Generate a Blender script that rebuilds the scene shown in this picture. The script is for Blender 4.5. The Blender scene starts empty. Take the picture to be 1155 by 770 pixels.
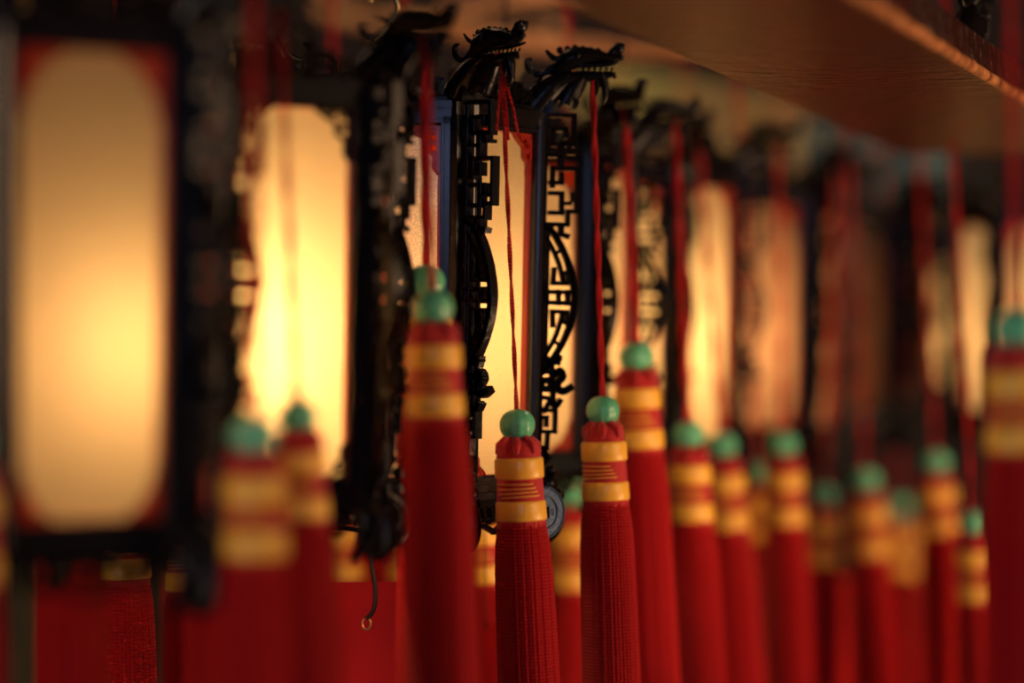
import bpy, math, random
from math import sin, cos, pi, radians as rad, sqrt, atan2
from mathutils import Vector, Matrix, Euler
random.seed(7)
S = bpy.context.scene
COL = S.collection

# ------------------------------------------------------------------ camera
CZ = 1.60                       # camera height; the rows of lanterns hang at eye level
cd = bpy.data.cameras.new('camera'); cam = bpy.data.objects.new('camera', cd); COL.objects.link(cam)
cam.location = (0, 0, CZ); cam.rotation_euler = (pi/2, 0, 0)
cd.sensor_width = 36; cd.lens = 100; cd.clip_start = 0.05; cd.clip_end = 50
cd.dof.use_dof = True; cd.dof.focus_distance = 1.665; cd.dof.aperture_fstop = 2.3
S.camera = cam
def at(px, py, Y):
    k = 0.36*Y/1155.0
    return Vector(((px-577.5)*k, Y, CZ-(py-385)*k))

# ------------------------------------------------------------------ world, lights, exposure
w = bpy.data.worlds.new('world'); S.world = w; w.use_nodes = True
w.node_tree.nodes['Background'].inputs[0].default_value = (0.05, 0.045, 0.05, 1)
w.node_tree.nodes['Background'].inputs[1].default_value = 0.15
S.view_settings.view_transform = 'Standard'; S.view_settings.look = 'None'
S.view_settings.exposure = 0.0; S.view_settings.gamma = 1.0
def area(name, loc, target, size, power, color, sy=None):
    l = bpy.data.lights.new(name, 'AREA'); l.energy = power; l.color = color; l.size = size
    if sy: l.shape = 'RECTANGLE'; l.size_y = sy
    o = bpy.data.objects.new(name, l); COL.objects.link(o); o.location = loc
    o.rotation_euler = (Vector(target)-Vector(loc)).to_track_quat('-Z', 'Y').to_euler()
    return o
area('assumed_daylight', (0.20, -2.5, 2.38), (-0.05, 1.65, 1.7), 0.7, 13.0, (0.44, 0.55, 1.0), 1.3)  # assumed light behind the camera for the focused lantern's blue reflection, no doorway known
area('tassel_key_fill', (1.6, 0.95, 1.85), (0.05, 1.8, 1.5), 0.75, 13.0, (1.0, 0.60, 0.33))  # added unseen warm key for the tassels, not a known lamp
area('left_side_fill', (-0.95, 0.0, 1.12), (-0.1, 1.45, 1.42), 0.7, 8.5, (1.0, 0.78, 0.62))  # unseen fill added to lift the left foreground tassels
area('coil_fill', (-0.25, 2.2, 2.55), (0.1, 2.5, 1.9), 0.25, 1.0, (1.0, 0.55, 0.28))  # added light aimed at the incense coils, stands for no real fixture
area('low_right_fill', (1.4, 1.6, 1.0), (0.5, 2.5, 1.35), 0.4, 17.0, (1.0, 0.58, 0.32))  # added low fill to brighten the reds at lower right, no candles there
sl = bpy.data.lights.new('tassel_spot_fill', 'SPOT'); sl.energy = 16; sl.color = (1.0, 0.66, 0.36); sl.spot_size = rad(13); sl.spot_blend = 0.5; sl.shadow_soft_size = 0.03  # unseen spot added to brighten the tassel right of the sharp pair
so = bpy.data.objects.new('tassel_spot_fill', sl); COL.objects.link(so); so.location = (0.80, 0.90, 1.66)
so.rotation_euler = (at(735, 560, 1.9)-so.location).to_track_quat('-Z', 'Y').to_euler()
area('background_fill', (-1.0, 3.0, 2.7), (0.1, 3.6, 1.9), 0.5, 3.0, (1.0, 0.62, 0.38))  # added dim warm wash for the background, no fixture behind it
area('painted_board_fill', (0.9, 2.9, 2.75), (0.9, 3.6, 1.8), 0.4, 22.0, (1.0, 0.78, 0.5))  # added light to bring up the painted boards, no such lamp known

# ------------------------------------------------------------------ materials
def mat(name, base, rough=0.5, metal=0.0, coat=0.0, sheen=0.0, spec=0.5, sub=0.0, noise=None, bump=None, var=None):
    m = bpy.data.materials.new(name); m.use_nodes = True
    nt = m.node_tree; b = nt.nodes['Principled BSDF']
    b.inputs['Base Color'].default_value = (*base, 1); b.inputs['Roughness'].default_value = rough
    b.inputs['Metallic'].default_value = metal; b.inputs['Coat Weight'].default_value = coat
    b.inputs['Coat Roughness'].default_value = 0.12
    b.inputs['Sheen Weight'].default_value = sheen
    b.inputs['Specular IOR Level'].default_value = spec
    if sub:
        b.inputs['Subsurface Weight'].default_value = sub
        b.inputs['Subsurface Radius'].default_value = (0.3, 1.0, 0.6)
        b.inputs['Subsurface Scale'].default_value = 0.006
    tc = nt.nodes.new('ShaderNodeTexCoord')
    if var:      # colour variation: (other colour, scale)
        n = nt.nodes.new('ShaderNodeTexNoise'); n.inputs['Scale'].default_value = var[1]; n.inputs['Detail'].default_value = 4
        mp = nt.nodes.new('ShaderNodeMapping'); mp.inputs['Scale'].default_value = var[2] if len(var) > 2 else (1, 1, 1)
        nt.links.new(tc.outputs['Object'], mp.inputs[0]); nt.links.new(mp.outputs[0], n.inputs['Vector'])
        mx = nt.nodes.new('ShaderNodeMix'); mx.data_type = 'RGBA'
        mx.inputs[6].default_value = (*base, 1); mx.inputs[7].default_value = (*var[0], 1)
        r = nt.nodes.new('ShaderNodeMapRange'); r.inputs[1].default_value = 0.38; r.inputs[2].default_value = 0.62
        nt.links.new(n.outputs[0], r.inputs[0]); nt.links.new(r.outputs[0], mx.inputs[0]); nt.links.new(mx.outputs[2], b.inputs['Base Color'])
    if bump:     # (scale, strength, distance, stretch)
        n = nt.nodes.new('ShaderNodeTexNoise'); n.inputs['Scale'].default_value = bump[0]; n.inputs['Detail'].default_value = 5
        mp = nt.nodes.new('ShaderNodeMapping'); mp.inputs['Scale'].default_value = bump[3] if len(bump) > 3 else (1, 1, 1)
        nt.links.new(tc.outputs['Object'], mp.inputs[0]); nt.links.new(mp.outputs[0], n.inputs['Vector'])
        bp = nt.nodes.new('ShaderNodeBump'); bp.inputs['Strength'].default_value = bump[1]; bp.inputs['Distance'].default_value = bump[2]
        nt.links.new(n.outputs[0], bp.inputs['Height']); nt.links.new(bp.outputs[0], b.inputs['Normal'])
    return m
def twist(m, sc_u, sc_v, strength, dist):
    """fine diagonal twist of a cord or silk strand, from the strand's own UVs"""
    nt = m.node_tree; b = nt.nodes['Principled BSDF']
    uv = nt.nodes.new('ShaderNodeUVMap'); mp = nt.nodes.new('ShaderNodeMapping'); mp.inputs['Scale'].default_value = (sc_u, sc_v, 1)
    wv = nt.nodes.new('ShaderNodeTexWave'); wv.wave_type = 'BANDS'; wv.bands_direction = 'DIAGONAL'; wv.inputs['Scale'].default_value = 1
    wv.inputs['Distortion'].default_value = 0.6; wv.inputs['Detail'].default_value = 1
    nt.links.new(uv.outputs[0], mp.inputs[0]); nt.links.new(mp.outputs[0], wv.inputs['Vector'])
    bp = nt.nodes.new('ShaderNodeBump'); bp.inputs['Strength'].default_value = strength; bp.inputs['Distance'].default_value = dist
    nt.links.new(wv.outputs['Fac'], bp.inputs['Height']); nt.links.new(bp.outputs[0], b.inputs['Normal'])
    return m
M = {}
M['black'] = mat('black_lacquer', (0.008, 0.007, 0.009), 0.25, coat=0.3, spec=0.4, bump=(120, 0.15, 0.001))
M['carved'] = mat('carved_black_lacquer', (0.006, 0.0045, 0.005), 0.25, coat=0.0, spec=0.22, bump=(260, 0.4, 0.001))
M['redlac'] = mat('red_lacquer', (0.50, 0.035, 0.012), 0.3, coat=0.4, bump=(200, 0.25, 0.001))
M['silk'] = twist(mat('red_silk_strand', (0.50, 0.004, 0.008), 0.5, sheen=0.0, spec=0.3), 1, 3.2, 1.0, 0.0012)
M['silkhead'] = mat('red_silk_head', (0.46, 0.007, 0.010), 0.6, sheen=0.2, spec=0.3, bump=(500, 0.6, 0.001, (1, 1, 4)))
M['cord'] = twist(mat('red_cord', (0.56, 0.008, 0.015), 0.5, spec=0.35), 1, 3.2, 1.0, 0.001)
M['gold'] = mat('yellow_silk_band', (0.88, 0.46, 0.04), 0.34, sheen=0.1, spec=0.5, bump=(900, 0.35, 0.0006, (1, 1, 0.06)))
M['jade'] = mat('green_jade_bead', (0.11, 0.47, 0.25), 0.32, sub=0.25, var=((0.12, 0.52, 0.30), 90), coat=0.15)
M['brass'] = mat('brass', (0.65, 0.42, 0.14), 0.28, metal=1.0)
M['wire'] = mat('dark_wire', (0.04, 0.025, 0.02), 0.4, metal=0.6)
M['coin'] = mat('dark_blue_bronze', (0.025, 0.045, 0.09), 0.32, metal=0.7, bump=(600, 0.6, 0.001))
M['plank'] = mat('varnished_board', (0.055, 0.006, 0.005), 0.28, coat=0.0, spec=0.45, var=((0.028, 0.007, 0.005), 9, (2.5, .5, 1)), bump=(60, 1.0, 0.012, (.8, 1.2, 1)))
M['plankedge'] = mat('orange_board_edge', (0.60, 0.25, 0.09), 0.35, var=((0.16, 0.05, 0.02), 60), bump=(200, 0.6, 0.002))  # mottled orange to brown, paler than the board
M['card'] = mat('red_paper', (0.62, 0.010, 0.012), 0.75, spec=0.2, var=((0.50, 0.010, 0.014), 14), bump=(300, 0.08, 0.001))
M['wall'] = mat('plum_brown_plaster', (0.032, 0.016, 0.017), 0.8, var=((0.018, 0.009, 0.010), 1.4), bump=(20, 0.3, 0.01))
M['floor'] = mat('stone_floor', (0.10, 0.085, 0.07), 0.5, bump=(20, 0.2, 0.01))
M['ceil'] = mat('dark_ceiling_boards', (0.03, 0.018, 0.014), 0.7, bump=(20, 0.3, 0.01))
M['incense'] = mat('incense_paste', (0.62, 0.30, 0.13), 0.8, bump=(200, 0.4, 0.002))
M['olive'] = mat('olive_gold_paint', (0.50, 0.46, 0.12), 0.5, var=((0.25, 0.13, 0.05), 9), bump=(60, 0.3, 0.004))
M['teal'] = mat('teal_paint', (0.025, 0.065, 0.07), 0.5, var=((0.02, 0.05, 0.06), 9), bump=(60, 0.3, 0.004))
M['olivedark'] = mat('grey_green_banner_cloth', (0.16, 0.15, 0.09), 0.8, var=((0.10, 0.10, 0.07), 20))

def pane_mat(name, tint, grain):
    m = bpy.data.materials.new(name); m.use_nodes = True; nt = m.node_tree; nt.nodes.clear()
    out = nt.nodes.new('ShaderNodeOutputMaterial')
    tr = nt.nodes.new('ShaderNodeBsdfTranslucent'); df = nt.nodes.new('ShaderNodeBsdfDiffuse'); gl = nt.nodes.new('ShaderNodeBsdfGlossy')
    n = nt.nodes.new('ShaderNodeTexNoise'); n.inputs['Scale'].default_value = 900; n.inputs['Detail'].default_value = 2
    tc = nt.nodes.new('ShaderNodeTexCoord'); nt.links.new(tc.outputs['Object'], n.inputs['Vector'])
    mx = nt.nodes.new('ShaderNodeMix'); mx.data_type = 'RGBA'
    mx.inputs[6].default_value = (*[c*(1-grain) for c in tint], 1); mx.inputs[7].default_value = (*tint, 1)
    r = nt.nodes.new('ShaderNodeMapRange'); r.inputs[1].default_value = 0.4; r.inputs[2].default_value = 0.6
    nt.links.new(n.outputs[0], r.inputs[0]); nt.links.new(r.outputs[0], mx.inputs[0]); nt.links.new(mx.outputs[2], tr.inputs[0])
    df.inputs[0].default_value = (*[c*0.45 for c in tint], 1); gl.inputs['Roughness'].default_value = 0.08
    a = nt.nodes.new('ShaderNodeMixShader'); a.inputs[0].default_value = 0.2
    nt.links.new(tr.outputs[0], a.inputs[1]); nt.links.new(df.outputs[0], a.inputs[2])
    b = nt.nodes.new('ShaderNodeMixShader'); fr = nt.nodes.new('ShaderNodeFresnel'); fr.inputs[0].default_value = 1.45
    nt.links.new(fr.outputs[0], b.inputs[0]); nt.links.new(a.outputs[0], b.inputs[1]); nt.links.new(gl.outputs[0], b.inputs[2])
    nt.links.new(b.outputs[0], out.inputs[0])
    return m
M['pane'] = pane_mat('frosted_glass', (0.92, 0.70, 0.42), 0.10)
M['panerose'] = pane_mat('frosted_rose_glass', (0.92, 0.68, 0.52), 0.28)
M['paneamber'] = pane_mat('frosted_amber_glass', (0.86, 0.50, 0.30), 0.1)
m = M['film'] = bpy.data.materials.new('red_film'); m.use_nodes = True; nt = m.node_tree
nt.nodes.clear(); _o = nt.nodes.new('ShaderNodeOutputMaterial'); _a = nt.nodes.new('ShaderNodeBsdfTranslucent'); _b = nt.nodes.new('ShaderNodeBsdfTransparent'); _m = nt.nodes.new('ShaderNodeMixShader')
_a.inputs[0].default_value = (0.9, 0.10, 0.03, 1); _b.inputs[0].default_value = (1.0, 0.10, 0.03, 1); _m.inputs[0].default_value = 0.25
nt.links.new(_a.outputs[0], _m.inputs[2]); nt.links.new(_b.outputs[0], _m.inputs[1]); nt.links.new(_m.outputs[0], _o.inputs[0])
def bulb_mat(power):
    m = bpy.data.materials.new('lit_bulb'); m.use_nodes = True; nt = m.node_tree; nt.nodes.clear()
    out = nt.nodes.new('ShaderNodeOutputMaterial'); e = nt.nodes.new('ShaderNodeEmission')
    e.inputs[0].default_value = (1.0, 0.62, 0.27, 1); e.inputs[1].default_value = power
    nt.links.new(e.outputs[0], out.inputs[0]); return m

# ------------------------------------------------------------------ mesh helpers
class MB:
    def __init__(s): s.v = []; s.f = []; s.uv = []; s.sm = []; s.mi = []; s.cur = 0
    def add(s, vs, fs, uvs=None, smooth=False):
        o = len(s.v); s.v += [tuple(v) for v in vs]
        for i, f in enumerate(fs):
            s.f.append([o+k for k in f]); s.uv.append(uvs[i] if uvs else [(0, 0)]*len(f)); s.sm.append(smooth); s.mi.append(s.cur)
    def box(s, c, d, rot=None):
        vs = []
        for x in (-1, 1):
            for y in (-1, 1):
                for z in (-1, 1):
                    p = Vector((x*d[0]/2, y*d[1]/2, z*d[2]/2))
                    if rot is not None: p = rot @ p
                    vs.append(Vector(c)+p)
        s.add(vs, [(0, 1, 3, 2), (4, 6, 7, 5), (0, 4, 5, 1), (2, 3, 7, 6), (0, 2, 6, 4), (1, 5, 7, 3)])
    def bevbox(s, c, d, bv):
        """box with chamfered long edges (along its z)"""
        x, y, z = d[0]/2, d[1]/2, d[2]/2
        pr = [(-x+bv, -y), (x-bv, -y), (x, -y+bv), (x, y-bv), (x-bv, y), (-x+bv, y), (-x, y-bv), (-x, -y+bv)]
        s.prism([(c[0]+p, c[1]+q) for p, q in pr], c[2]-z, c[2]+z)
    def prism(s, pts, z0, z1):
        n = len(pts)
        vs = [(p[0], p[1], z0) for p in pts]+[(p[0], p[1], z1) for p in pts]
        s.add(vs, [(i, (i+1) % n, n+(i+1) % n, n+i) for i in range(n)]+[tuple(range(n-1, -1, -1)), tuple(range(n, 2*n))])
    def tube(s, pts, r, n=8, cap=True, sy=1.0, vscale=None, smooth=True, updir=None):
        pts = [Vector(p) for p in pts]; L = len(pts)
        rs = r if isinstance(r, (list, tuple)) else [r]*L
        vs = []; prev = None; ln = 0; lens = []
        for i, p in enumerate(pts):
            t = (pts[min(i+1, L-1)]-pts[max(i-1, 0)]).normalized()
            if updir is not None: a = Vector(updir); a = (a-t*a.dot(t)).normalized()
            elif prev is None:
                a = Vector((0, 1, 0)) if abs(t.y) < 0.9 else Vector((1, 0, 0)); a = (a-t*a.dot(t)).normalized()
            else: a = (prev-t*prev.dot(t)).normalized()
            prev = a; b = t.cross(a)
            if i: ln += (p-pts[i-1]).length
            lens.append(ln)
            for k in range(n):
                th = 2*pi*k/n; vs.append(p+(a*cos(th)*sy+b*sin(th))*rs[i])
        fs = []; uv = []
        vsc = vscale or 1000.0
        for i in range(L-1):
            for k in range(n):
                k2 = (k+1) % n
                fs.append((i*n+k, i*n+k2, (i+1)*n+k2, (i+1)*n+k))
                uv.append([(k/n, lens[i]*vsc/10), ((k+1)/n, lens[i]*vsc/10), ((k+1)/n, lens[i+1]*vsc/10), (k/n, lens[i+1]*vsc/10)])
        s.add(vs, fs, uv, smooth)
        if cap:
            s.add([vs[k] for k in range(n)], [tuple(range(n-1, -1, -1))]); s.add([vs[(L-1)*n+k] for k in range(n)], [tuple(range(n))])
    def lathe(s, prof, n=24, ripple=0, amp=0, smooth=True):
        vs = []
        for (r, z) in prof:
            for k in range(n):
                th = 2*pi*k/n; rr = r*(1+amp*cos(ripple*th)) if ripple else r
                vs.append((rr*cos(th), rr*sin(th), z))
        fs = [(i*n+k, i*n+(k+1) % n, (i+1)*n+(k+1) % n, (i+1)*n+k) for i in range(len(prof)-1) for k in range(n)]
        s.add(vs, fs, None, smooth)
    def ball(s, c, r, sc=(1, 1, 1), nu=12, nv=8):
        vs = []; fs = []
        for j in range(nv+1):
            ph = pi*j/nv
            for k in range(nu):
                th = 2*pi*k/nu
                vs.append((c[0]+r*sc[0]*sin(ph)*cos(th), c[1]+r*sc[1]*sin(ph)*sin(th), c[2]+r*sc[2]*cos(ph)))
        for j in range(nv):
            for k in range(nu): fs.append((j*nu+k, (j+1)*nu+k, (j+1)*nu+(k+1) % nu, j*nu+(k+1) % nu))
        s.add(vs, fs, None, True)
    def stroke(s, pts, wd, dep, fn, close=False):
        """flat-cut fretwork stroke of width wd in a plane; fn(u, z, d) gives the 3D point"""
        if close: pts = list(pts)+[pts[0]]
        for a, b in zip(pts[:-1], pts[1:]):
            dx, dz = b[0]-a[0], b[1]-a[1]; L = sqrt(dx*dx+dz*dz) or 1e-9
            dx /= L; dz /= L; e = wd*0.42
            a2 = (a[0]-dx*e, a[1]-dz*e); b2 = (b[0]+dx*e, b[1]+dz*e); nx, nz = -dz*wd/2, dx*wd/2
            q = [(a2[0]+nx, a2[1]+nz), (b2[0]+nx, b2[1]+nz), (b2[0]-nx, b2[1]-nz), (a2[0]-nx, a2[1]-nz)]
            h = wd*0.16
            qi = [(a2[0]+nx*.7+dx*h, a2[1]+nz*.7+dz*h), (b2[0]+nx*.7-dx*h, b2[1]+nz*.7-dz*h), (b2[0]-nx*.7-dx*h, b2[1]-nz*.7-dz*h), (a2[0]-nx*.7+dx*h, a2[1]-nz*.7+dz*h)]
            vs = [fn(u, z, -dep/2) for u, z in qi]+[fn(u, z, -dep/2+h) for u, z in q]+[fn(u, z, dep/2-h) for u, z in q]+[fn(u, z, dep/2) for u, z in qi]
            fs = [(3, 2, 1, 0), (12, 13, 14, 15)]
            for l in range(3):
                for k in range(4): fs.append((l*4+k, l*4+(k+1) % 4, l*4+4+(k+1) % 4, l*4+4+k))
            s.add(vs, fs)
    def mesh(s, name, mats):
        me = bpy.data.meshes.new(name); me.from_pydata(s.v, [], s.f)
        for m in (mats if isinstance(mats, (list, tuple)) else [mats]): me.materials.append(m)
        ul = me.uv_layers.new(name='UVMap'); i = 0
        for p, uv, sm, mi in zip(me.polygons, s.uv, s.sm, s.mi):
            p.use_smooth = sm; p.material_index = mi
            for q in uv: ul.data[i].uv = q; i += 1
        me.update(); return me
def ob(name, me, parent=None, loc=(0, 0, 0), rot=(0, 0, 0)):
    o = bpy.data.objects.new(name, me); COL.objects.link(o); o.parent = parent; o.location = loc; o.rotation_euler = rot; return o
def tag(o, label, cat, group=None, kind=None):
    o['label'] = label; o['category'] = cat
    if group: o['group'] = group
    if kind: o['kind'] = kind
    return o
def struct(name, me): o = ob(name, me); o['kind'] = 'structure'; return o
def curve(pts, n=6):
    """Catmull-Rom through points (tuples of any length)"""
    out = []; P = [pts[0]]+list(pts)+[pts[-1]]
    for i in range(1, len(P)-2):
        for k in range(n):
            t = k/n; o = []
            for a, b, c, d in zip(P[i-1], P[i], P[i+1], P[i+2]):
                o.append(0.5*((2*b)+(-a+c)*t+(2*a-5*b+4*c-d)*t*t+(-a+3*b-3*c+d)*t**3))
            out.append(tuple(o))
    out.append(tuple(pts[-1])); return out

# ------------------------------------------------------------------ the room
def slab(c, d, m, name): b = MB(); b.box(c, d); return struct(name, b.mesh(name, m))
slab((0, 6.05, 1.75), (8, 0.1, 3.5), M['wall'], 'wall_back')
slab((0, 2.0, -0.05), (8, 9, 0.1), M['floor'], 'floor')
slab((0, 2.0, 3.45), (8, 9, 0.1), M['ceil'], 'ceiling')
slab((-3.95, 2.0, 1.75), (0.1, 8, 3.5), M['wall'], 'wall_left')
slab((3.95, 2.0, 1.75), (0.1, 8, 3.5), M['wall'], 'wall_right')

# ------------------------------------------------------------------ lantern meshes (shared by all lanterns)
H, RT, RB = 0.222, 0.092, 0.0870
AP = cos(pi/6)
TILT = atan2(RT-RB, H)
def tap(b):      # the lantern narrows towards its foot
    b.v = [(x*(RB+(RT-RB)*z/H)/RT, y*(RB+(RT-RB)*z/H)/RT, z) for x, y, z in b.v]; return b
def facefn(off):
    return lambda u, z, d: (u, -(RT*AP+off)+d, z)
def ring(b, w, z0, z1, wd, dep, off, rad_=0.0):
    x = w/2-wd/2
    b.stroke([(-x, z0+wd/2), (x, z0+wd/2), (x, z1-wd/2), (-x, z1-wd/2)], wd, dep, facefn(off), close=True)
b = MB()
b.prism([(-.0060, -RT-.0035), (.0060, -RT-.0035), (.0085, -RT-.0012), (.0080, -RT+.007), (-.0080, -RT+.007), (-.0085, -RT-.0012)], 0, H)
for z in (0.004, H-0.004): b.prism([(-.0072, -RT-.0045), (.0072, -RT-.0045), (.0078, -RT+.002), (0.006, -RT+.007), (-.006, -RT+.007), (-.0078, -RT+.002)], z-.004, z+.004)
b.tube([(0, -RT-.0038, 0.01), (0, -RT-.0038, H-.01)], 0.0016, 8)
ME_post = tap(b).mesh('post', M['black'])
b = MB(); W = RT-0.012
for k in (0, 1):
    z = (0.0045, H-0.0045)[k]; b.box((0, -RT*AP, z), (W, 0.010, 0.009)); b.box((0, -RT*AP-.004, z+(.0018 if k else -.0018)), (W-.001, 0.006, 0.0035))
ring(b, W+.001, 0.007, H-.007, 0.0068, 0.006, 0.001); ring(b, W-.009, 0.0105, H-.0105, 0.0022, 0.007, 0.0022)
ME_frame = tap(b).mesh('face_frame', M['black'])
b = MB(); ring(b, W-.012, 0.012, H-.012, 0.0020, 0.0055, -0.0005)
ME_rim = tap(b).mesh('inner_rim', M['redlac'])
def panemesh(m):
    b = MB(); x = (W-.013)/2; n = 10; vs = []; y = -RT*AP+.0015
    for j in range(n+1):
        for i in (-1, 1): vs.append((i*x, y, 0.011+(H-.022)*j/n))
    b.add(vs, [(2*j, 2*j+1, 2*j+3, 2*j+2) for j in range(n)]); return tap(b).mesh('glass_pane', m)
ME_pane = {k: panemesh(M[k]) for k in ('pane', 'panerose', 'paneamber')}
# pierced scroll ornaments in the four corners of a pane
xw = (W-.0155)/2; f = facefn(0.0012); ME_corner = {'red': [], 'black': []}; ME_film = []
for sx in (-1, 1):
    for zc, sz in ((0.0125, 1), (H-.0125, -1)):
        b = MB(); top = sz < 0; k = 0.9 if top else 0.68
        def P(u, v): return (sx*(xw-u*k), zc+sz*v*k)
        edge = curve([(0, .031), (.003, .027), (.003, .020), (.008, .016), (.009, .010), (.014, .007), (.019, .004), (.023, 0)], 4)
        b.stroke([P(*p) for p in edge], .0017, .003, f)
        b.stroke([P(.0005, 0), P(.0005, .031)], .0016, .003, f); b.stroke([P(0, .0005), P(.023, .0005)], .0016, .003, f)
        for cx, cz, r in ((.0035, .0045, .0030), (.0048, .0115, .0026), (.0115, .0035, .0026), (.0022, .0185, .0020), (.0175, .0018, .0016), (.0015, .0245, .0014)):
            b.stroke([P(cx+r*(1-t*.09)*cos(t*.8), cz+r*(1-t*.09)*sin(t*.8)) for t in range(9)], .0013, .003, f)
            b.stroke([P(cx, cz), P(0, cz)], .0011, .003, f)
        tap(b)
        for key, m in (('red', 'redlac'), ('black', 'carved')): ME_corner[key].append(b.mesh('corner_fretwork', M[m]))
        # red translucent film behind the fretwork, running a little way along the edge of the pane
        b = MB(); f2 = facefn(-0.0004)
        pts = [P(-.0006, -.0006)]+[P(*p) for p in edge]; q = [f2(u, z, -.0001) for u, z in pts]
        for i in range(1, len(pts)-1): b.add([q[0], q[i], q[i+1]], [(0, 1, 2)])
        mid = H/2; zz = [P(0, .030)[1], mid]
        u0, u1 = sx*(xw+.0006), sx*(xw-.0001)
        b.add([f2(u0, zz[0], 0), f2(u1, zz[0], 0), f2(u1, zz[1], 0), f2(u0, zz[1], 0)], [(0, 1, 2, 3)])
        ME_film.append(tap(b).mesh('red_film', M['film']))
# pierced crest above each face, with a small shield in the middle
b = MB(); f = facefn(-0.001)
def sym(pts, wd, dep=.004, fn=f):
    b.stroke(pts, wd, dep, fn); b.stroke([(-u, z) for u, z in pts], wd, dep, fn)
b.stroke([(-.036, H+.0015), (.036, H+.0015)], .003, .006, f)
sym([(.034, H+.003), (.034, H+.012), (.026, H+.012), (.026, H+.006), (.030, H+.006), (.030, H+.009)], .0018)
sym([(.023, H+.002), (.023, H+.015), (.015, H+.015), (.015, H+.006), (.019, H+.006), (.019, H+.011)], .0018)
sym([(.012, H+.002), (.012, H+.017)], .0018)
sym(curve([(.012, H+.017), (.010, H+.023), (.005, H+.0265), (0, H+.0275)], 4), .0024)
for i in range(5): b.stroke([(-.008+i*.0006, H+.009+i*.0032), (.008-i*.0006, H+.009+i*.0032)], .0013, .003, f)
sym(curve([(.009, H+.020), (.0085, H+.012), (.006, H+.006), (0, H+.003)], 4), .0016)
b.stroke([(0, H+.003), (0, H+.009)], .0014, .003, f)
ME_crest = tap(b).mesh('pierced_crest', M['carved'])
# carved apron below each face
b = MB(); f = facefn(-0.001)
b.stroke([(-.034, -.002), (.034, -.002)], .004, .006, f)
for i in range(-3, 4):
    c = i*.010
    b.stroke([(c+.0042*cos(t*.75), -.0075+.0042*sin(t*.75)) for t in range(8)], .0017, .004, f)
    b.stroke([(c-.005, -.004), (c-.005, -.0125)], .0014, .004, f)
sym(curve([(.033, -.004), (.031, -.013), (.022, -.014), (.012, -.0155), (0, -.019)], 4), .0026)
ME_apron = tap(b).mesh('pierced_apron', M['carved'])
# fretwork wing that hangs from each post
def wf(u, z, d): return (d, -u, z)
def WP(px, py): return ((px-609)*.000517, H-(py-128)*.000517)
b = MB()
def ws(pts, w, smooth=False, dep=.0062):
    if smooth: pts = curve(pts, 5)
    b.stroke([WP(*p) for p in pts], w*.000517, dep, wf)
ws([(613, 128), (613, 545)], 5)
ws([(614, 130), (646, 130), (646, 163), (622, 163), (622, 146), (636, 146), (636, 154)], 5)
ws([(631, 163), (631, 190)], 7); ws([(614, 176), (631, 176)], 4); ws([(640, 163), (640, 172), (646, 172)], 4)
ws([(622, 210), (622, 190), (650, 190), (650, 238), (640, 238), (640, 253), (616, 253)], 5)
ws([(632, 196), (632, 206), (620, 206)], 5); ws([(645, 218), (645, 226)], 4)
ws([(620, 218), (633, 218), (633, 240), (620, 240)], 5); ws([(633, 229), (642, 229)], 4); ws([(622, 253), (622, 262)], 4)
ws([(633, 253), (633, 264), (640, 266)], 6)
arc = [(611, 256), (622, 261), (632, 275), (641, 294), (647, 314), (650, 335), (647.5, 357), (641, 378), (632, 396), (622, 411), (612, 423)]
ws(arc, 7, True)
for s in (1, -1):
    g = lambda y: 335+s*(y-335)
    ws([(616, g(268)), (624, g(281)), (631, g(296)), (635, g(310)), (637, g(319))], 4.6, True)
    ws([(626, g(303)), (625, g(319)), (641, g(319)), (642, g(308))], 5)
    ws([(628, g(285)), (635, g(281))], 4); ws([(637, g(308)), (646, g(304))], 5)
    ws([(612, g(329)), (650, g(329))], 5)
for x in (618, 632, 642): ws([(x, 328), (x, 342)], 5)
ws([(618, 262), (618, 408)], 4)
ws([(616, 404), (624, 408), (632, 403), (631, 407)], 10); ws([(625, 405), (627, 430), (628, 452)], 6, True)
ws([(620, 405), (614, 412), (617, 419), (627, 419)], 4, True)
ws([(629, 422), (635, 418), (638, 424), (633, 432), (634, 438), (640, 440), (647, 436)], 8, True)
ws([(614, 428), (614, 438), (626, 438), (625, 428), (614, 429)], 8)
ws([(612, 447), (626, 449)], 5); ws([(625, 452), (631, 457), (636, 451)], 6, True)
ws([(622, 456), (618, 463)], 5)
ws([(612, 462), (631, 462), (631, 486), (614, 486), (614, 470), (621, 470), (621, 479)], 4.6)
ws([(623, 487), (622, 504), (612, 504), (612, 494)], 5); ws([(618, 505), (621, 515), (616, 526), (611, 540)], 6, True)
ws([(621, 512), (624, 516)], 7)
ME_wing = b.mesh('fretwork_wing', M['carved'])
# carved scroll foot under each post
b = MB()
b.tube([(0, -p, q) for p, q in curve([(-.004, .004), (.006, .001), (.013, -.006), (.015, -.016), (.010, -.024), (.003, -.023), (.002, -.017), (.007, -.014)], 4)], [.0062-.0038*i/28 for i in range(29)], 8)
b.tube([(0, -p, q) for p, q in curve([(0, .002), (.001, -.010), (-.003, -.022), (-.008, -.028)], 4)], [.006-.004*i/12 for i in range(13)], 8)
b.ball((0, -.010, .006), .0058); b.ball((0, -.016, .000), .0040); b.ball((0, -.0065, -.018), .0045); b.ball((0, -.012, .014), .0038)
for s in (-1, 1): b.tube([(s*.0045, -p, q) for p, q in curve([(0, .000), (.008, -.003), (.011, -.012), (.006, -.018), (.001, -.012)], 4)], .0013, 6)
ME_foot = b.mesh('scroll_foot', M['carved'])
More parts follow.
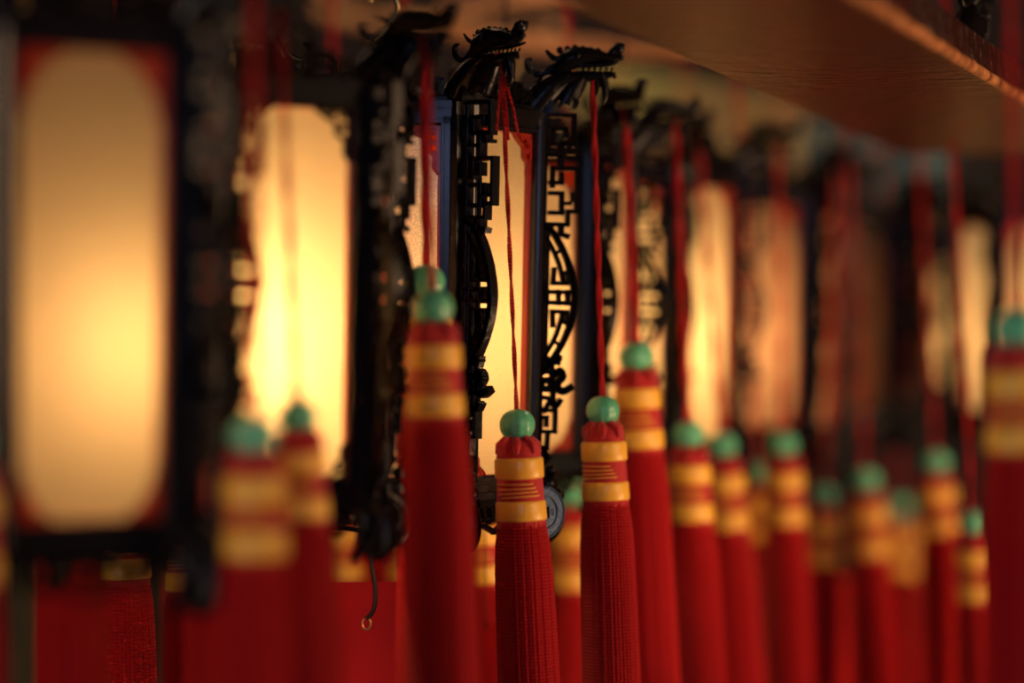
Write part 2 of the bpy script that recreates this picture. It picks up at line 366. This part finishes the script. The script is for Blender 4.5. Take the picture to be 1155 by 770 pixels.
# dragon head on top of each post; -Y is outward, traced points are (out, up) in mm
b = MB()
def dt(pts, rs, n=10, y=0.0, sy=1.0):
    c = curve([(p[0], p[1], r) for p, r in zip(pts, rs)], 5)
    b.tube([(y, -p[0]*.001, H0+p[1]*.001) for p in c], [p[2]*.001 for p in c], n, sy=sy, updir=(1, 0, 0))
H0 = 0.0
dt([(-4, -3), (2, 4), (9, 10), (17, 14)], [9, 9, 8, 5.5], 12)                                      # neck rising from the post
dt([(14, -1), (18, 6), (22, 11), (25, 14)], [7, 7, 6, 4.5], 12)                                    # chest
dt([(9, 17), (16, 24), (24, 26.5), (33, 26.5), (41, 25), (46, 26)], [3.5, 6.2, 6.2, 4.8, 3.5, 2.5], 12, sy=1.15)   # skull and snout
dt([(40, 26), (44, 30), (47.5, 32)], [2.2, 3.0, 2.8], 10)                                            # nose
b.ball((0, -.0465, .0315), .0036, (1.2, 1, 1)); b.ball((0, -.0475, .0265), .0022)
for s in (-1, 1): b.ball((s*.0022, -.0485, .0330), .0016)
dt([(18, 14), (27, 15), (36, 15.5), (43, 16.5)], [4, 3.4, 2.6, 1.8], 10, sy=1.2)                     # lower jaw
dt([(36, 16), (38, 11), (38.5, 4), (37, -1)], [3.4, 2.8, 1.9, .7], 8)                                # beard
dt([(33, 15), (34, 9), (33, 4)], [2.0, 1.5, .5], 8)
dt([(43, 17.5), (44.5, 14)], [1.6, .9], 8)
dt([(19, 20), (10, 21), (3, 17), (-2.5, 16.5), (-6.8, 20), (-7, 24.5), (-4, 25.5)], [4.5, 3.2, 2.2, 2.0, 1.9, 1.5, .7], 10)  # curled crest behind
for s in (-1, 1):
    b.ball((s*.0058, -.0215, .0272), .0024); b.ball((s*.0076, -.0222, .0274), .0011)                  # eyes
    dt([(15, 25), (20, 30), (27, 30.5)], [1.0, 1.6, .8], 8, y=s*.0048)                               # brow
    dt([(22, 21.5), (31, 21.5), (40, 22), (45, 23)], [1.2, 1.1, 1.0, .8], 8, y=s*.0045)              # lip
    dt([(14, 24), (8, 26.5), (4, 30.5)], [1.6, 1.2, .5], 8, y=s*.0035)                               # small horn
    for i in range(6): b.ball((s*.0028, -(.026+i*.0033), .0192), .0007, (1, 1, 1.6), 6, 5)           # teeth
    for i in range(5): dt([(3+i*3.2, 0+i*2.6), (6+i*3, 6+i*1.6), (12+i*2.4, 9+i*1.4)], [.3, .6, .3], 6, y=s*.0068)   # mane ridges
    dt([(12, -2), (17, 2), (22, 0), (21, -4)], [1.4, 1.5, 1.3, .6], 8, y=s*.005)
for i in range(6): b.ball((0, -(.012+i*.0045), .0318-.0006*abs(i-2)), .0017, (.8, 1.1, 1.2), 8, 6)
b.box((0, 0, -.003), (.015, .015, .008))
ME_dragon = b.mesh('dragon_head', M['carved'])
MOUTH = 0.031
# cross-bars, brass hook, bulb holder
b = MB()
for a in (0, pi/3, 2*pi/3):
    b.tube([(cos(a)*(RT-.006), sin(a)*(RT-.006), H-.001), (-cos(a)*(RT-.006), -sin(a)*(RT-.006), H-.001)], .0022, 6)
b.lathe([(0, H-.02), (.009, H-.02), (.010, H-.002), (.006, H+.006), (0, H+.008)], 16)
b.tube([(0, 0, 0.125), (0, 0, H)], .0016, 6); b.lathe([(0, .112), (.009, .113), (.009, .130), (0, .132)], 14)
ME_cross = b.mesh('cross_bars', M['wire'])
b = MB()
b.tube([(p, 0, H+q) for p, q in curve([(.000, .006), (0, .040), (.006, .052), (.010, .060), (.006, .070), (-.003, .070), (-.006, .064)], 5)], .0016, 8)
b.tube([(0, .006*cos(t/16*2*pi), H+.078+.008*sin(t/16*2*pi)) for t in range(17)], .0014, 8)
b.ball((0, 0, H+.040), .0035)
ME_hook = b.mesh('hanging_hook', M['brass'])

# ------------------------------------------------------------------ lantern builder
MOUTHS = {}
def lantern(key, vertex_px, Y, d_vertex, which, sc, power, label, pane='pane', corner='red', swing=None, dswing=None, off=(0, 0, 0), pane1=None):
    """place so that vertex number `which` (0 = left-front, 1 = right-front) stands at vertex_px, depth Y"""
    phi = d_vertex-30 if which == 1 else d_vertex+30
    v = at(vertex_px, 385, Y); a = rad(d_vertex)
    c = Vector((v.x-sc*RT*sin(a), Y+sc*RT*cos(a), CZ+0.0225-sc*H/2+.0005))
    root = bpy.data.objects.new('palace_lantern', None); COL.objects.link(root)
    root.location = c; root.rotation_euler = (0, 0, rad(phi)); root.scale = (sc,)*3; root.empty_display_size = .05
    tag(root, label, 'lantern', 'palace lanterns hanging in rows')
    for k in range(6):
        rz = (0, 0, rad(60*k)); vz = rad(30+60*k)
        ob('post', ME_post, root, rot=(0, 0, vz)); ob('face_frame', ME_frame, root, rot=rz)
        p = ob('glass_pane', ME_pane[pane1 if pane1 and k == 1 else pane], root, rot=rz); ob('inner_rim', ME_rim, p)
        for me in ME_corner[corner]: ob('corner_fretwork', me, p)
        if corner == 'red':
            for me in ME_film: ob('red_film', me, p)
        ob('pierced_crest', ME_crest, root, rot=rz); ob('pierced_apron', ME_apron, root, rot=rz)
        sw = rad((swing or {}).get(k, 0)); ds = rad((dswing or {}).get(k, 0))
        ob('fretwork_wing', ME_wing, root, loc=(sin(vz)*(RB+.002), -cos(vz)*(RB+.002), 0), rot=(TILT, 0, vz+sw))
        ob('scroll_foot', ME_foot, root, loc=(sin(vz)*RB, -cos(vz)*RB, 0), rot=(0, 0, vz))
        ob('dragon_head', ME_dragon, root, loc=(sin(vz)*RT, -cos(vz)*RT, H+.006), rot=(0, 0, vz+ds))
        m = Vector((sin(vz)*RT+sin(vz+ds)*MOUTH, -cos(vz)*RT-cos(vz+ds)*MOUTH, H+.006+.016))
        MOUTHS[key, k] = c+Matrix.Rotation(rad(phi), 3, 'Z') @ (m*sc)
    ob('cross_bars', ME_cross, root); ob('hanging_hook', ME_hook, root)
    b = MB(); b.ball((0, 0, .095), .013, (1, 1, 1.15), 12, 8)
    me = b.mesh('bulb', bulb_mat(power)); dv = Matrix.Rotation(-rad(phi), 3, 'Z') @ Vector(off)
    o = ob('bulb', me, root, loc=dv); o['label'] = 'glowing warm bulb'
    # suspension cord up to the hanging rail
    b = MB(); b.tube([(0, 0, H+.086), (0, 0, (CZ+.62-c.z)/sc)], .0016, 6); ob('suspension_cord', b.mesh('suspension_cord', M['wire']), root)
    return root
L = {}
L[1] = lantern(1, 219, 1.20, 60, 1, 1.0, 35, 'largest and most blurred black lantern, at the left edge of the photo', swing={0: -14}, off=(.030, -.012, -.008))
L[2] = lantern(2, 421, 1.445, 58, 1, 0.97, 150, 'black carved lantern with the brightest yellow pane, second from the left', corner='black', dswing={0: 5, 1: 25, 2: 30}, swing={0: -18, 1: 24, 2: 50}, off=(-.014, -.02, -.006))
L[3] = lantern(3, 523, 1.65, 32.5, 1, 1.05, 76, 'sharply focused black lantern with rose corner fretwork and two dragon heads', pane='panerose', swing={0: 16, 1: 7, 5: -45}, dswing={0: 10, 1: 2, 5: -30}, pane1='pane')
L[4] = lantern(4, 670, 1.935, 41, 1, 1.0, 72, 'blurred lantern directly behind the focused one, seen past its fretwork wing')
L[5] = lantern(5, 765, 2.27, 26, 1, 1.05, 105, 'blurred lantern right of centre showing one narrow bright yellow pane', corner='red')
L[6] = lantern(6, 916, 2.62, 38, 1, 1.04, 48, 'blurred lantern with a dull orange pane, right of the narrow yellow one', pane='paneamber')
L[7] = lantern(7, 1105, 3.30, 30, 1, 0.72, 60, 'farthest lantern near the right edge, a small soft yellow glow', corner='black')
L[8] = lantern(8, 1225, 2.66, 20, 1, 0.9, 45, 'dark framed lantern cut off by the right edge behind the foreground tassel')
L[9] = lantern(9, 1012, 2.86, 40, 1, 0.95, 2.5, 'unlit dark lantern between the orange pane and the farthest glow', corner='black', pane='paneamber')

# ------------------------------------------------------------------ hanging rails (out of the frame, carry the lanterns)
for i, (x0, y0, x1, y1) in enumerate([(-.30, .9, .12, 2.4), (.10, 1.9, .62, 3.3), (.62, 2.4, .62, 3.4)]):
    b = MB(); a = Vector((x0, y0, CZ+.64)); c = Vector((x1, y1, CZ+.64)); d = c-a
    b.box((a+c)/2, (.05, d.length, .045), Matrix.Rotation(-atan2(d.x, d.y), 3, 'Z')); struct('trim_%d' % (i+1), b.mesh('rail', M['ceil']))

# ------------------------------------------------------------------ tassels
# local frame: origin at the bead centre, everything hangs below, cord goes up
b = MB()
prof = []
for i in range(17):
    t = pi*i/16; prof.append((max(.0014, .0101*sin(t)**.85), -.0090*cos(t)))
b.lathe(prof, 48, ripple=12, amp=.022)
ME_bead = b.mesh('bead', M['jade'])
b = MB()
hp = [(.0015, -.0080), (.004, -.0082), (.0075, -.0090), (.0102, -.0108), (.0118, -.0138), (.0125, -.018), (.0127, -.021), (.0131, -.034), (.0135, -.046), (.0139, -.0585)]
b.lathe(hp, 56, ripple=28, amp=.018)
for k in range(11):      # gathered folds of silk round the neck of the tassel
    a = 2*pi*k/11+.2*sin(k*2.3); rr = .0085+.0008*sin(k*1.7)
    b.tube([(rr*.35*cos(a), rr*.35*sin(a), -.0078), (rr*.8*cos(a+.1), rr*.8*sin(a+.1), -.0082+.0006*sin(k*3.1)), (rr*1.25*cos(a+.15), rr*1.25*sin(a+.15), -.0115), (rr*1.42*cos(a+.15), rr*1.42*sin(a+.15), -.0165)], [.0015, .0024, .0024, .0012], 8)
b.lathe([(.0022, -.006), (.003, -.0095)], 10)
ME_head = b.mesh('tassel_head', M['silkhead'])
def band(z0, z1, r0, r1):
    b = MB(); b.lathe([(r0-.0004, z0+.0003), (r0+.0004, z0), (r0+.0009, z0-.001), (r1+.0009, z1+.001), (r1+.0004, z1), (r1-.0004, z1-.0003)], 40); return b.mesh('gold_band', M['gold'])
ME_band1 = band(-.0190, -.0305, .0131, .0132); ME_band2 = band(-.0435, -.0545, .0135, .0139)
b = MB()
for i in range(4):
    z = -.0330-i*.0026; ph = .7*i
    b.tube([(.01385*cos(t), .01385*sin(t), z+.0006*sin(t*1.0+ph)) for t in [pi+.25+.1*i+k*(1.75)/16 for k in range(17)]], .00042, 5)
ME_thread = b.mesh('gold_thread', M['gold'])
def skirt(seed, n=44):
    r = random.Random(seed); b = MB(); LS = .215
    b.lathe([(.012, -.054), (.0128, -.062), (.0145, -.09), (.0155, -.15), (.0165, -.15-LS+.095)], 24)
    for layer, cnt, dr in ((0, n, 0), (1, n//2, -.0010)):
        for k in range(cnt):
            a = 2*pi*(k+r.uniform(-.13, .13))/cnt; w1 = r.uniform(-.02, .02); ph = r.uniform(0, 6); rr = r.uniform(-.0003, .0005); pts = []
            for i in range(15):
                t = i/14; z = -.0535-t*(LS+r.uniform(-.001, .001))
                rad0 = .0122+.0022*min(1, t*9)**.6+.0036*t**.8+rr*min(1, 5*t)+dr
                aa = a+w1*sin(4*t+ph)*t*1.5
                pts.append((rad0*cos(aa), rad0*sin(aa), z))
            b.tube(pts, (.00135), 6, cap=False)
    return b.mesh('silk_skirt', M['silk'])
SK = [skirt(i) for i in range(3)]
def twocord(length, r=.00115, dbl=True):
    b = MB(); n = max(12, int(length/.003)); m = 7
    if not dbl:
        b.tube([(.0002*sin(i), 0, .008+length*i/n) for i in range(n+1)], r*1.35, 8)
    else:
        for s in (0, pi):
            b.tube([(r*.8*cos(s+i*.32), r*.8*sin(s+i*.32), .008+length*i/n) for i in range(n+1)], r, m)
    # knot at the top
    b.tube([(.0026*cos(t*.9), .0026*sin(t*.9), .008+length-.003+.0012*t*.35) for t in range(12)], .0013, 6)
    return b.mesh('cord', M['cord'])
def tassel(bead, sc, label, mouth=None, up=None, lean=3.2, dbl=True, cordr=.00115, spin=0.0, group='red silk tassels with green beads', knot=False):
    bead = Vector(bead)
    if mouth is None:
        a = rad(lean); mouth = bead+Vector((-sin(a), 0, cos(a)))*((up or CZ+.62)-bead.z)/cos(a)
    d = (mouth-bead); ln = d.length/sc-.008
    q = d.to_track_quat('Z', 'Y')
    root = bpy.data.objects.new('red_tassel', None); COL.objects.link(root); root.empty_display_size = .02
    root.location = bead; root.scale = (sc,)*3
    tag(root, label, 'tassel', group)
    Rm = d.normalized(); rx = -atan2(Rm.y, Rm.z); ry = math.asin(max(-1, min(1, Rm.x)))
    root.rotation_euler = (rx, ry, spin*0)
    ob('cord', twocord(ln, cordr, dbl), root); ob('bead', ME_bead, root, rot=(0, 0, spin))
    h = ob('tassel_head', ME_head, root)
    ob('gold_band', ME_band1, h); ob('gold_band', ME_band2, h); ob('gold_thread', ME_thread, h, rot=(0, 0, spin))
    ob('silk_skirt', random.choice(SK), root, rot=(0, 0, random.uniform(0, 6)))
    if knot:
        for (x1, l) in ((-.0045, .034), (.002, .040), (.0075, .038)):
            b = MB(); b.tube([(x, -.004, z) for x, z in curve([(0, ln-.001), (x1*.4, ln-.012), (x1*.75, ln-.024), (x1, ln-l)], 5)], .0009, 6)
            ob('loose_end', b.mesh('loose_end', M['cord']), root)
    return root
def mt(L_, k): return MOUTHS[L_, k]
# vertex k of a lantern has direction phi+30+60k
def hang(L_, k, px, py, sc, label, **kw):
    m = mt(L_, k)
    if px is None: px = 577.5+m.x/(.36*m.y/1155)+13
    return tassel(at(px, py, m.y), sc, label, mouth=m, **kw)
hang(3, 0, 583.5, 479, 1.0, 'sharp tassel left of centre, its thin cord trailing three loose ends from the dragon mouth', dbl=True, cordr=.0008, knot=True, spin=.15)
hang(3, 1, 680, 463, 1.0, 'sharp tassel right of centre, hung from the outstretched dragon head', spin=-.2)
hang(4, 0, 717.5, 403, 1.12, 'slightly blurred bright red tassel just right of the two sharp ones, bead held higher', cordr=.0015)
hang(4, 1, 776, 491, 1.12, 'left tassel of the blurred dark red pair in front of the narrow yellow pane', cordr=.0015)
hang(5, 0, 814, 503, 1.2, 'right tassel of the blurred dark red pair in front of the narrow yellow pane', cordr=.0014)
hang(5, 1, 883, 502, 1.2, 'blurred tassel hanging before the dull orange pane with two full gold bands', cordr=.0014)
tassel(at(855, 534, 2.42), 1.05, 'small brighter tassel hanging lower at the left side of the dull orange pane')
hang(6, 0, 930, 560, 1.15, 'low dark beaded tassel right of the dull orange pane')
tassel(at(977, 543, 2.60), 1.25, 'blurred tassel under the unlit lantern, left of the two there')
tassel(at(1056, 522, 2.50), 1.15, 'blurred orange banded tassel just left of the farthest glow')
tassel(at(1146, 371, 1.27), 1.0, 'large foreground tassel at the right edge with a long blurred cord', cordr=.0013, lean=1.0)
hang(2, 0, 488, 347, 1.0, 'large blurred foreground tassel left of the focused lantern post, hanging highest', cordr=.0014)
hang(2, 1, 480, 318, 1.05, 'tassel mostly hidden behind the large one, its bead peeping out above', cordr=.001)
hang(1, 0, 288, 491, .92, 'blurred foreground tassel at the left with green bead before the bright pane edge', cordr=.0015)
hang(1, 1, 336, 470, .86, 'narrower blurred tassel in the middle of the brightest pane', cordr=.0012)
tassel(at(268, 490, 1.30), 1.0, 'blurred tassel tucked behind the left edge of the one at the bright pane', lean=1.5)
hang(1, 5, -42, 500, 1.0, 'tassel at the extreme left edge, only its skirt showing')
hang(2, 5, 240, 512, 1.0, 'shadowed dark red tassel behind the right post of the leftmost lantern')
tassel(at(139, 541, 1.66), 1.05, 'sharp tassel under the leftmost lantern with only its lower gold band showing', lean=1.0)
tassel(at(76, 470, 1.42), 1.1, 'blurred bright red tassel beneath the leftmost lantern, left of the sharp one', lean=1.0)
hang(3, 5, None, 480, 1.0, 'tassel hidden behind the blurred ones at the left, only its skirt showing')
tassel(at(463, 562, 2.28), 1.2, 'blurred tassel behind the large left one, gold bands showing above the red card', lean=1)
tassel(at(384, 562, 2.28), 1.2, 'blurred tassel seen through the gap left of the bent wire hook', lean=1)
hang(4, 5, 536, 560, 1.05, 'blurred tassel peeping out between the large one and the left sharp one')
tassel(at(640, 556, 2.20), 1.35, 'blurred orange banded tassel between the two sharp ones', lean=0)
tassel(at(1015, 575, 3.2), 1.35, 'faint tassel low in the back between the unlit lantern pair of tassels')
tassel(at(905, 600, 3.0), 1.3, 'faint tassel far back at the foot of the dull orange pane')
tassel(at(1098, 590, 2.2), 1.1, 'blurred tassel behind the foreground one at the right edge, hanging low')
tassel(at(800, 580, 3.0), 1.3, 'faint tassel far back behind the dark red pair')
tassel(at(213, 560, 1.75), 1.05, 'dim tassel far left behind the shadowed dark red one', lean=1)

# ------------------------------------------------------------------ coin charm on the focused lantern
root = bpy.data.objects.new('coin_charm', None); COL.objects.link(root)
cpos = at(613, 578, 1.70); root.location = cpos; root.rotation_euler = (0, 0, rad(38))
tag(root, 'round dark blue bronze coin charm hanging half behind the left sharp tassel', 'charm')
b = MB(); R0 = .0158; h = .0033
n = 48; vs = []
for d in (-.0009, .0009):
    for k in range(n):
        t = 2*pi*k/n; vs.append((R0*cos(t), d, R0*sin(t)))
    for k in range(n):
        t = 2*pi*k/n; c_, s_ = cos(t), sin(t); m_ = h/max(abs(c_), abs(s_)); vs.append((m_*c_, d, m_*s_))
fs = []
for k in range(n):
    k2 = (k+1) % n
    fs += [(k, k2, n+k2, n+k), (2*n+k2, 2*n+k, 3*n+k, 3*n+k2), (k2, k, 2*n+k, 2*n+k2), (n+k, n+k2, 3*n+k2, 3*n+k)]
b.add(vs, fs)
for rr in (R0-.0008, .0098):
    b.tube([(rr*cos(2*pi*k/40), -.0009, rr*sin(2*pi*k/40)) for k in range(41)], .0007, 6, cap=False)
fy = lambda u, z, d: (u, d-.0009, z)
b.stroke([(-h-.0006, -h-.0006), (h+.0006, -h-.0006), (h+.0006, h+.0006), (-h-.0006, h+.0006)], .0010, .0010, fy, close=True)
for k in range(4):      # four worn raised strokes round the hole
    a = k*pi/2; cx, cz = .0068*cos(a), .0068*sin(a)
    for q in (-.0014, 0, .0014): b.stroke([(cx-.0014, cz+q), (cx+.0014, cz+q)], .0005, .0010, fy)
    b.stroke([(cx, cz-.002), (cx, cz+.002)], .0005, .0010, fy)
ob('coin', b.mesh('coin', M['coin']), root)
b = MB(); b.tube([(-.002, .0, R0-.002), (-.006, 0, R0+.012), (-.010, 0, R0+.026)], .0007, 6); ob('cord', b.mesh('cord', M['wire']), root)

# ------------------------------------------------------------------ bent wire hook hanging before the card
root = bpy.data.objects.new('wire_hook', None); COL.objects.link(root); Yh = 1.635
root.location = at(414, 712, Yh); o0 = at(414, 712, Yh)
tag(root, 'thin dark bent wire ending in a small eye, hanging before the red card', 'hook')
pts = [at(x, y, Yh)-o0 for x, y in [(417, 570), (417, 612), (419, 635), (423, 660), (423, 680), (419, 692), (413, 697)]]
b = MB(); b.tube(curve([tuple(p) for p in pts], 5), .0013, 8); ob('shank', b.mesh('shank', M['wire']), root)
b = MB(); c0 = at(413.5, 703, Yh)-o0
b.tube([(c0.x+.0024*sin(t), 0, c0.z+.0034*cos(t)) for t in [k*2*pi/20 for k in range(19)]], .0006, 8); e = ob('eye', b.mesh('eye', M['brass']), root); e['label'] = 'shiny wire eye'

# ------------------------------------------------------------------ red paper cards
def card(x0, x1, ytop, Y, label, hgt=.20, yaw=0.0):
    a = at(x0, ytop, Y); c = at(x1, ytop, Y); w_ = (c.x-a.x); mid = (a+c)/2
    root = bpy.data.objects.new('red_card', None); COL.objects.link(root); root.location = (mid.x, Y, mid.z-hgt); root.rotation_euler = (0, 0, rad(yaw))
    tag(root, label, 'card', 'red paper cards hanging below the lanterns')
    b = MB(); n = 14
    vs = []
    for j in range(2):
        for i in range(n+1):
            u = i/n-.5
            for d in (-.0003, .0003): vs.append((u*w_, -.004*cos(u*pi)+d+.002, j*hgt))
    m_ = (n+1)*2; fs = []
    for i in range(n):
        p = 2*i; fs += [(p, p+2, m_+p+2, m_+p), (p+3, p+1, m_+p+1, m_+p+3), (m_+p, m_+p+2, m_+p+3, m_+p+1), (p+2, p, p+1, p+3)]
    fs += [(0, m_, m_+1, 1), (2*n+1, m_+2*n+1, m_+2*n, 2*n)]
    b.add(vs, fs, None, False); ob('paper', b.mesh('paper', M['card']), root)
    b = MB()
    for s in (-.47, .47): b.tube([(w_*s, 0, hgt-.004), (w_*s, .002, hgt+.12)], .0004, 5)
    ob('hanging_thread', b.mesh('hanging_thread', M['wire']), root)
card(250, 478, 656, 1.665, 'sharp edged red card behind the bent wire hook')
card(546, 585, 703, 1.80, 'narrow red card strip between the large tassel and the left sharp one')
card(595, 700, 655, 2.30, 'blurred red card between the two sharp tassels', .24)
card(735, 830, 640, 2.7, 'blurred red card behind the dark red pair of tassels', .3)
card(835, 925, 655, 2.8, 'blurred red card below the dull orange pane', .3)
card(930, 1030, 650, 2.9, 'blurred red card below the unlit lantern', .3)
card(1035, 1075, 640, 2.85, 'blurred red card strip below the farthest glow', .3)
card(1072, 1116, 598, 2.45, 'brighter blurred red card left of the foreground tassel', .3)
card(1112, 1230, 640, 2.8, 'blurred red card at the right edge behind the foreground tassel', .3)
card(345, 440, 612, 2.3, 'dark red card seen through the gap behind the bent wire hook', .25)
card(480, 600, 640, 2.5, 'blurred red card behind the left sharp tassel', .3)
card(185, 262, 640, 2.2, 'dim red card below the right post of the leftmost lantern', .3)
for i, (x0, x1, Y, lb) in enumerate([(2, 52, 2.6, 'grey green cloth banner at the bottom left corner'), (168, 200, 2.7, 'grey green cloth banner right of the sharp left tassel')]):
    a = at(x0, 560, Y); c = at(x1, 560, Y); b = MB(); n = 20
    pts = [((a.x+(c.x-a.x)*k/n), Y+.01*sin(k*1.3)) for k in range(n+1)]
    pts += [(x, y+.002) for x, y in reversed(pts)]
    b.prism(pts, CZ-.6, CZ+.1); tag(ob('cloth_banner', b.mesh('cloth_banner', M['olivedark'])), lb, 'banner', 'cloth banners')

# ------------------------------------------------------------------ varnished board, upper right
hp_ = CZ+0.155
def onplane(px, py): Y = (hp_-CZ)*1155/.36/(385-py); return at(px, py, Y)
p1, p2 = onplane(640, 7), onplane(905, 124); q1, q2 = onplane(985, 8), onplane(1155, 114)
def ext(a, c, y): t = (y-a.y)/(c.y-a.y); return a+(c-a)*t
A0, A1, B0, B1 = ext(p1, p2, .9), ext(p1, p2, 2.35), ext(q1, q2, .9), ext(q1, q2, 2.35)
root = bpy.data.objects.new('wooden_board', None); COL.objects.link(root); root.location = (A0+B1)/2
tag(root, 'dark reddish varnished wooden board seen from below, upper right', 'board')
o0 = root.location.copy(); b = MB(); th = .022
vs = []; nu, nv = 8, 24
for lay in (0, 1):
    for j in range(nv+1):
        for i in range(nu+1):
            s, t = i/nu, j/nv; p = (A0.lerp(A1, t)).lerp(B0.lerp(B1, t), s)-o0; vs.append((p.x, p.y, lay*th))
N = (nu+1)*(nv+1); fs = []
for j in range(nv):
    for i in range(nu):
        p = j*(nu+1)+i; fs += [(p, p+nu+1, p+nu+2, p+1), (N+p, N+p+1, N+p+nu+2, N+p+nu+1)]
for i in range(nu): fs += [(i, i+1, N+i+1, N+i), (nv*(nu+1)+i, N+nv*(nu+1)+i, N+nv*(nu+1)+i+1, nv*(nu+1)+i+1)]
for j in range(nv):
    p = j*(nu+1); fs += [(p, N+p, N+p+nu+1, p+nu+1)]; p += nu; fs += [(p, p+nu+1, N+p+nu+1, N+p)]
b.add(vs, fs); ob('board_panel', b.mesh('board_panel', M['plank']), root)
b = MB(); e0, e1 = B0-o0, B1-o0
pts = [e0.lerp(e1, k/50)+Vector((.002*sin(k*2.1)*.3, 0, .001+.0004*sin(k*3.7))) for k in range(51)]
b.tube(pts, .0035, 8); ed = ob('edge_strip', b.mesh('edge_strip', M['plankedge']), root); ed['label'] = 'orange golden edge strip'
b = MB()
for s in (.2, .85): 
    p = A0.lerp(A1, s).lerp(B0.lerp(B1, s), .5)-o0; b.tube([(p.x, p.y, th), (p.x, p.y, th+.45)], .003, 8)
ob('hanging_rod', b.mesh('hanging_rod', M['wire']), root)
# carved dragon ornament above the board at the corner
root = bpy.data.objects.new('carved_ornament', None); COL.objects.link(root); root.location = (at(1088, 62, 1.74).x, 1.74, hp_+th+.012); root.rotation_euler = (0, 0, rad(150))
tag(root, 'black carved ornament with glints above the board, top right corner', 'ornament')
ob('dragon_head', ME_dragon, root)
b = MB(); b.prism([(-.009, -.009), (.009, -.009), (.009, .009), (-.009, .009)], -.0115, -.006); ob('base', b.mesh('base', M['carved']), root)

# ------------------------------------------------------------------ incense coils and painted boards behind
def coil(px, py, Y, R, turns, drop, label):
    root = bpy.data.objects.new('incense_coil', None); COL.objects.link(root); c = at(px, py, Y); root.location = c
    tag(root, label, 'incense coil', 'incense coils hanging in the back')
    b = MB(); n = int(turns*40); pts = []
    for i in range(n+1):
        t = i/n; a = 2*pi*turns*t; r = R*(1-.88*t); pts.append((r*cos(a), r*sin(a), drop*t))
    b.tube(pts, .009, 8); ob('coil', b.mesh('coil', M['incense']), root)
    b = MB()
    for k in range(3): a = k*2*pi/3; b.tube([(R*.96*cos(a), R*.96*sin(a), .006), (0, 0, drop+.03)], .0009, 5)
    b.tube([(0, 0, drop+.03), (0, 0, CZ+.9-c.z)], .001, 5); ob('hanging_thread', b.mesh('hanging_thread', M['wire']), root)
coil(620, 52, 2.40, .115, 2.1, .10, 'brown incense coil hanging behind the dragon heads, top centre')
coil(470, 30, 3.3, .16, 2.1, .14, 'farther brown incense coil at the top left of centre')
def board(x0, y0, x1, y1, Y, hpx, m, label, name='painted_board'):
    a = at(x0, y0, Y); c = at(x1, y1, Y); d = c-a; k = .36*Y/1155; h_ = hpx*k
    b = MB(); ln = d.length; rot = Matrix.Rotation(-atan2(d.z, d.x), 3, 'Y')
    b.box((0, 0, 0), (ln, .04, h_)); b.box((0, -.022, h_*.42), (ln, .02, h_*.12)); b.box((0, -.022, -h_*.42), (ln, .02, h_*.12))
    n = max(3, int(ln/.07))
    for i in range(n): b.ball((-ln/2+(i+.5)*ln/n, -.022, 0), h_*.26, (1.1, .4, 1))
    o = bpy.data.objects.new(name, None); COL.objects.link(o); o.location = (a+c)/2; tag(o, label, 'painted board')
    ob('board_panel', b.mesh('board_panel', m), o, rot=rot.to_euler())
    for s_ in (-.35, .35):
        b = MB(); z0 = -sin(atan2(-d.z, d.x))*0+s_*d.z; b.tube([(s_*d.x, 0, z0), (s_*d.x, 0, 3.41-o.location.z)], .006, 6); ob('hanging_rod', b.mesh('hanging_rod', M['wire']), o)
    return o
board(655, 120, 905, 155, 3.3, 85, M['olive'], 'blurred olive gold painted board behind the dragon heads, under the varnished board')
board(880, 175, 1070, 195, 3.6, 90, M['teal'], 'blurred teal painted board right of the olive one')
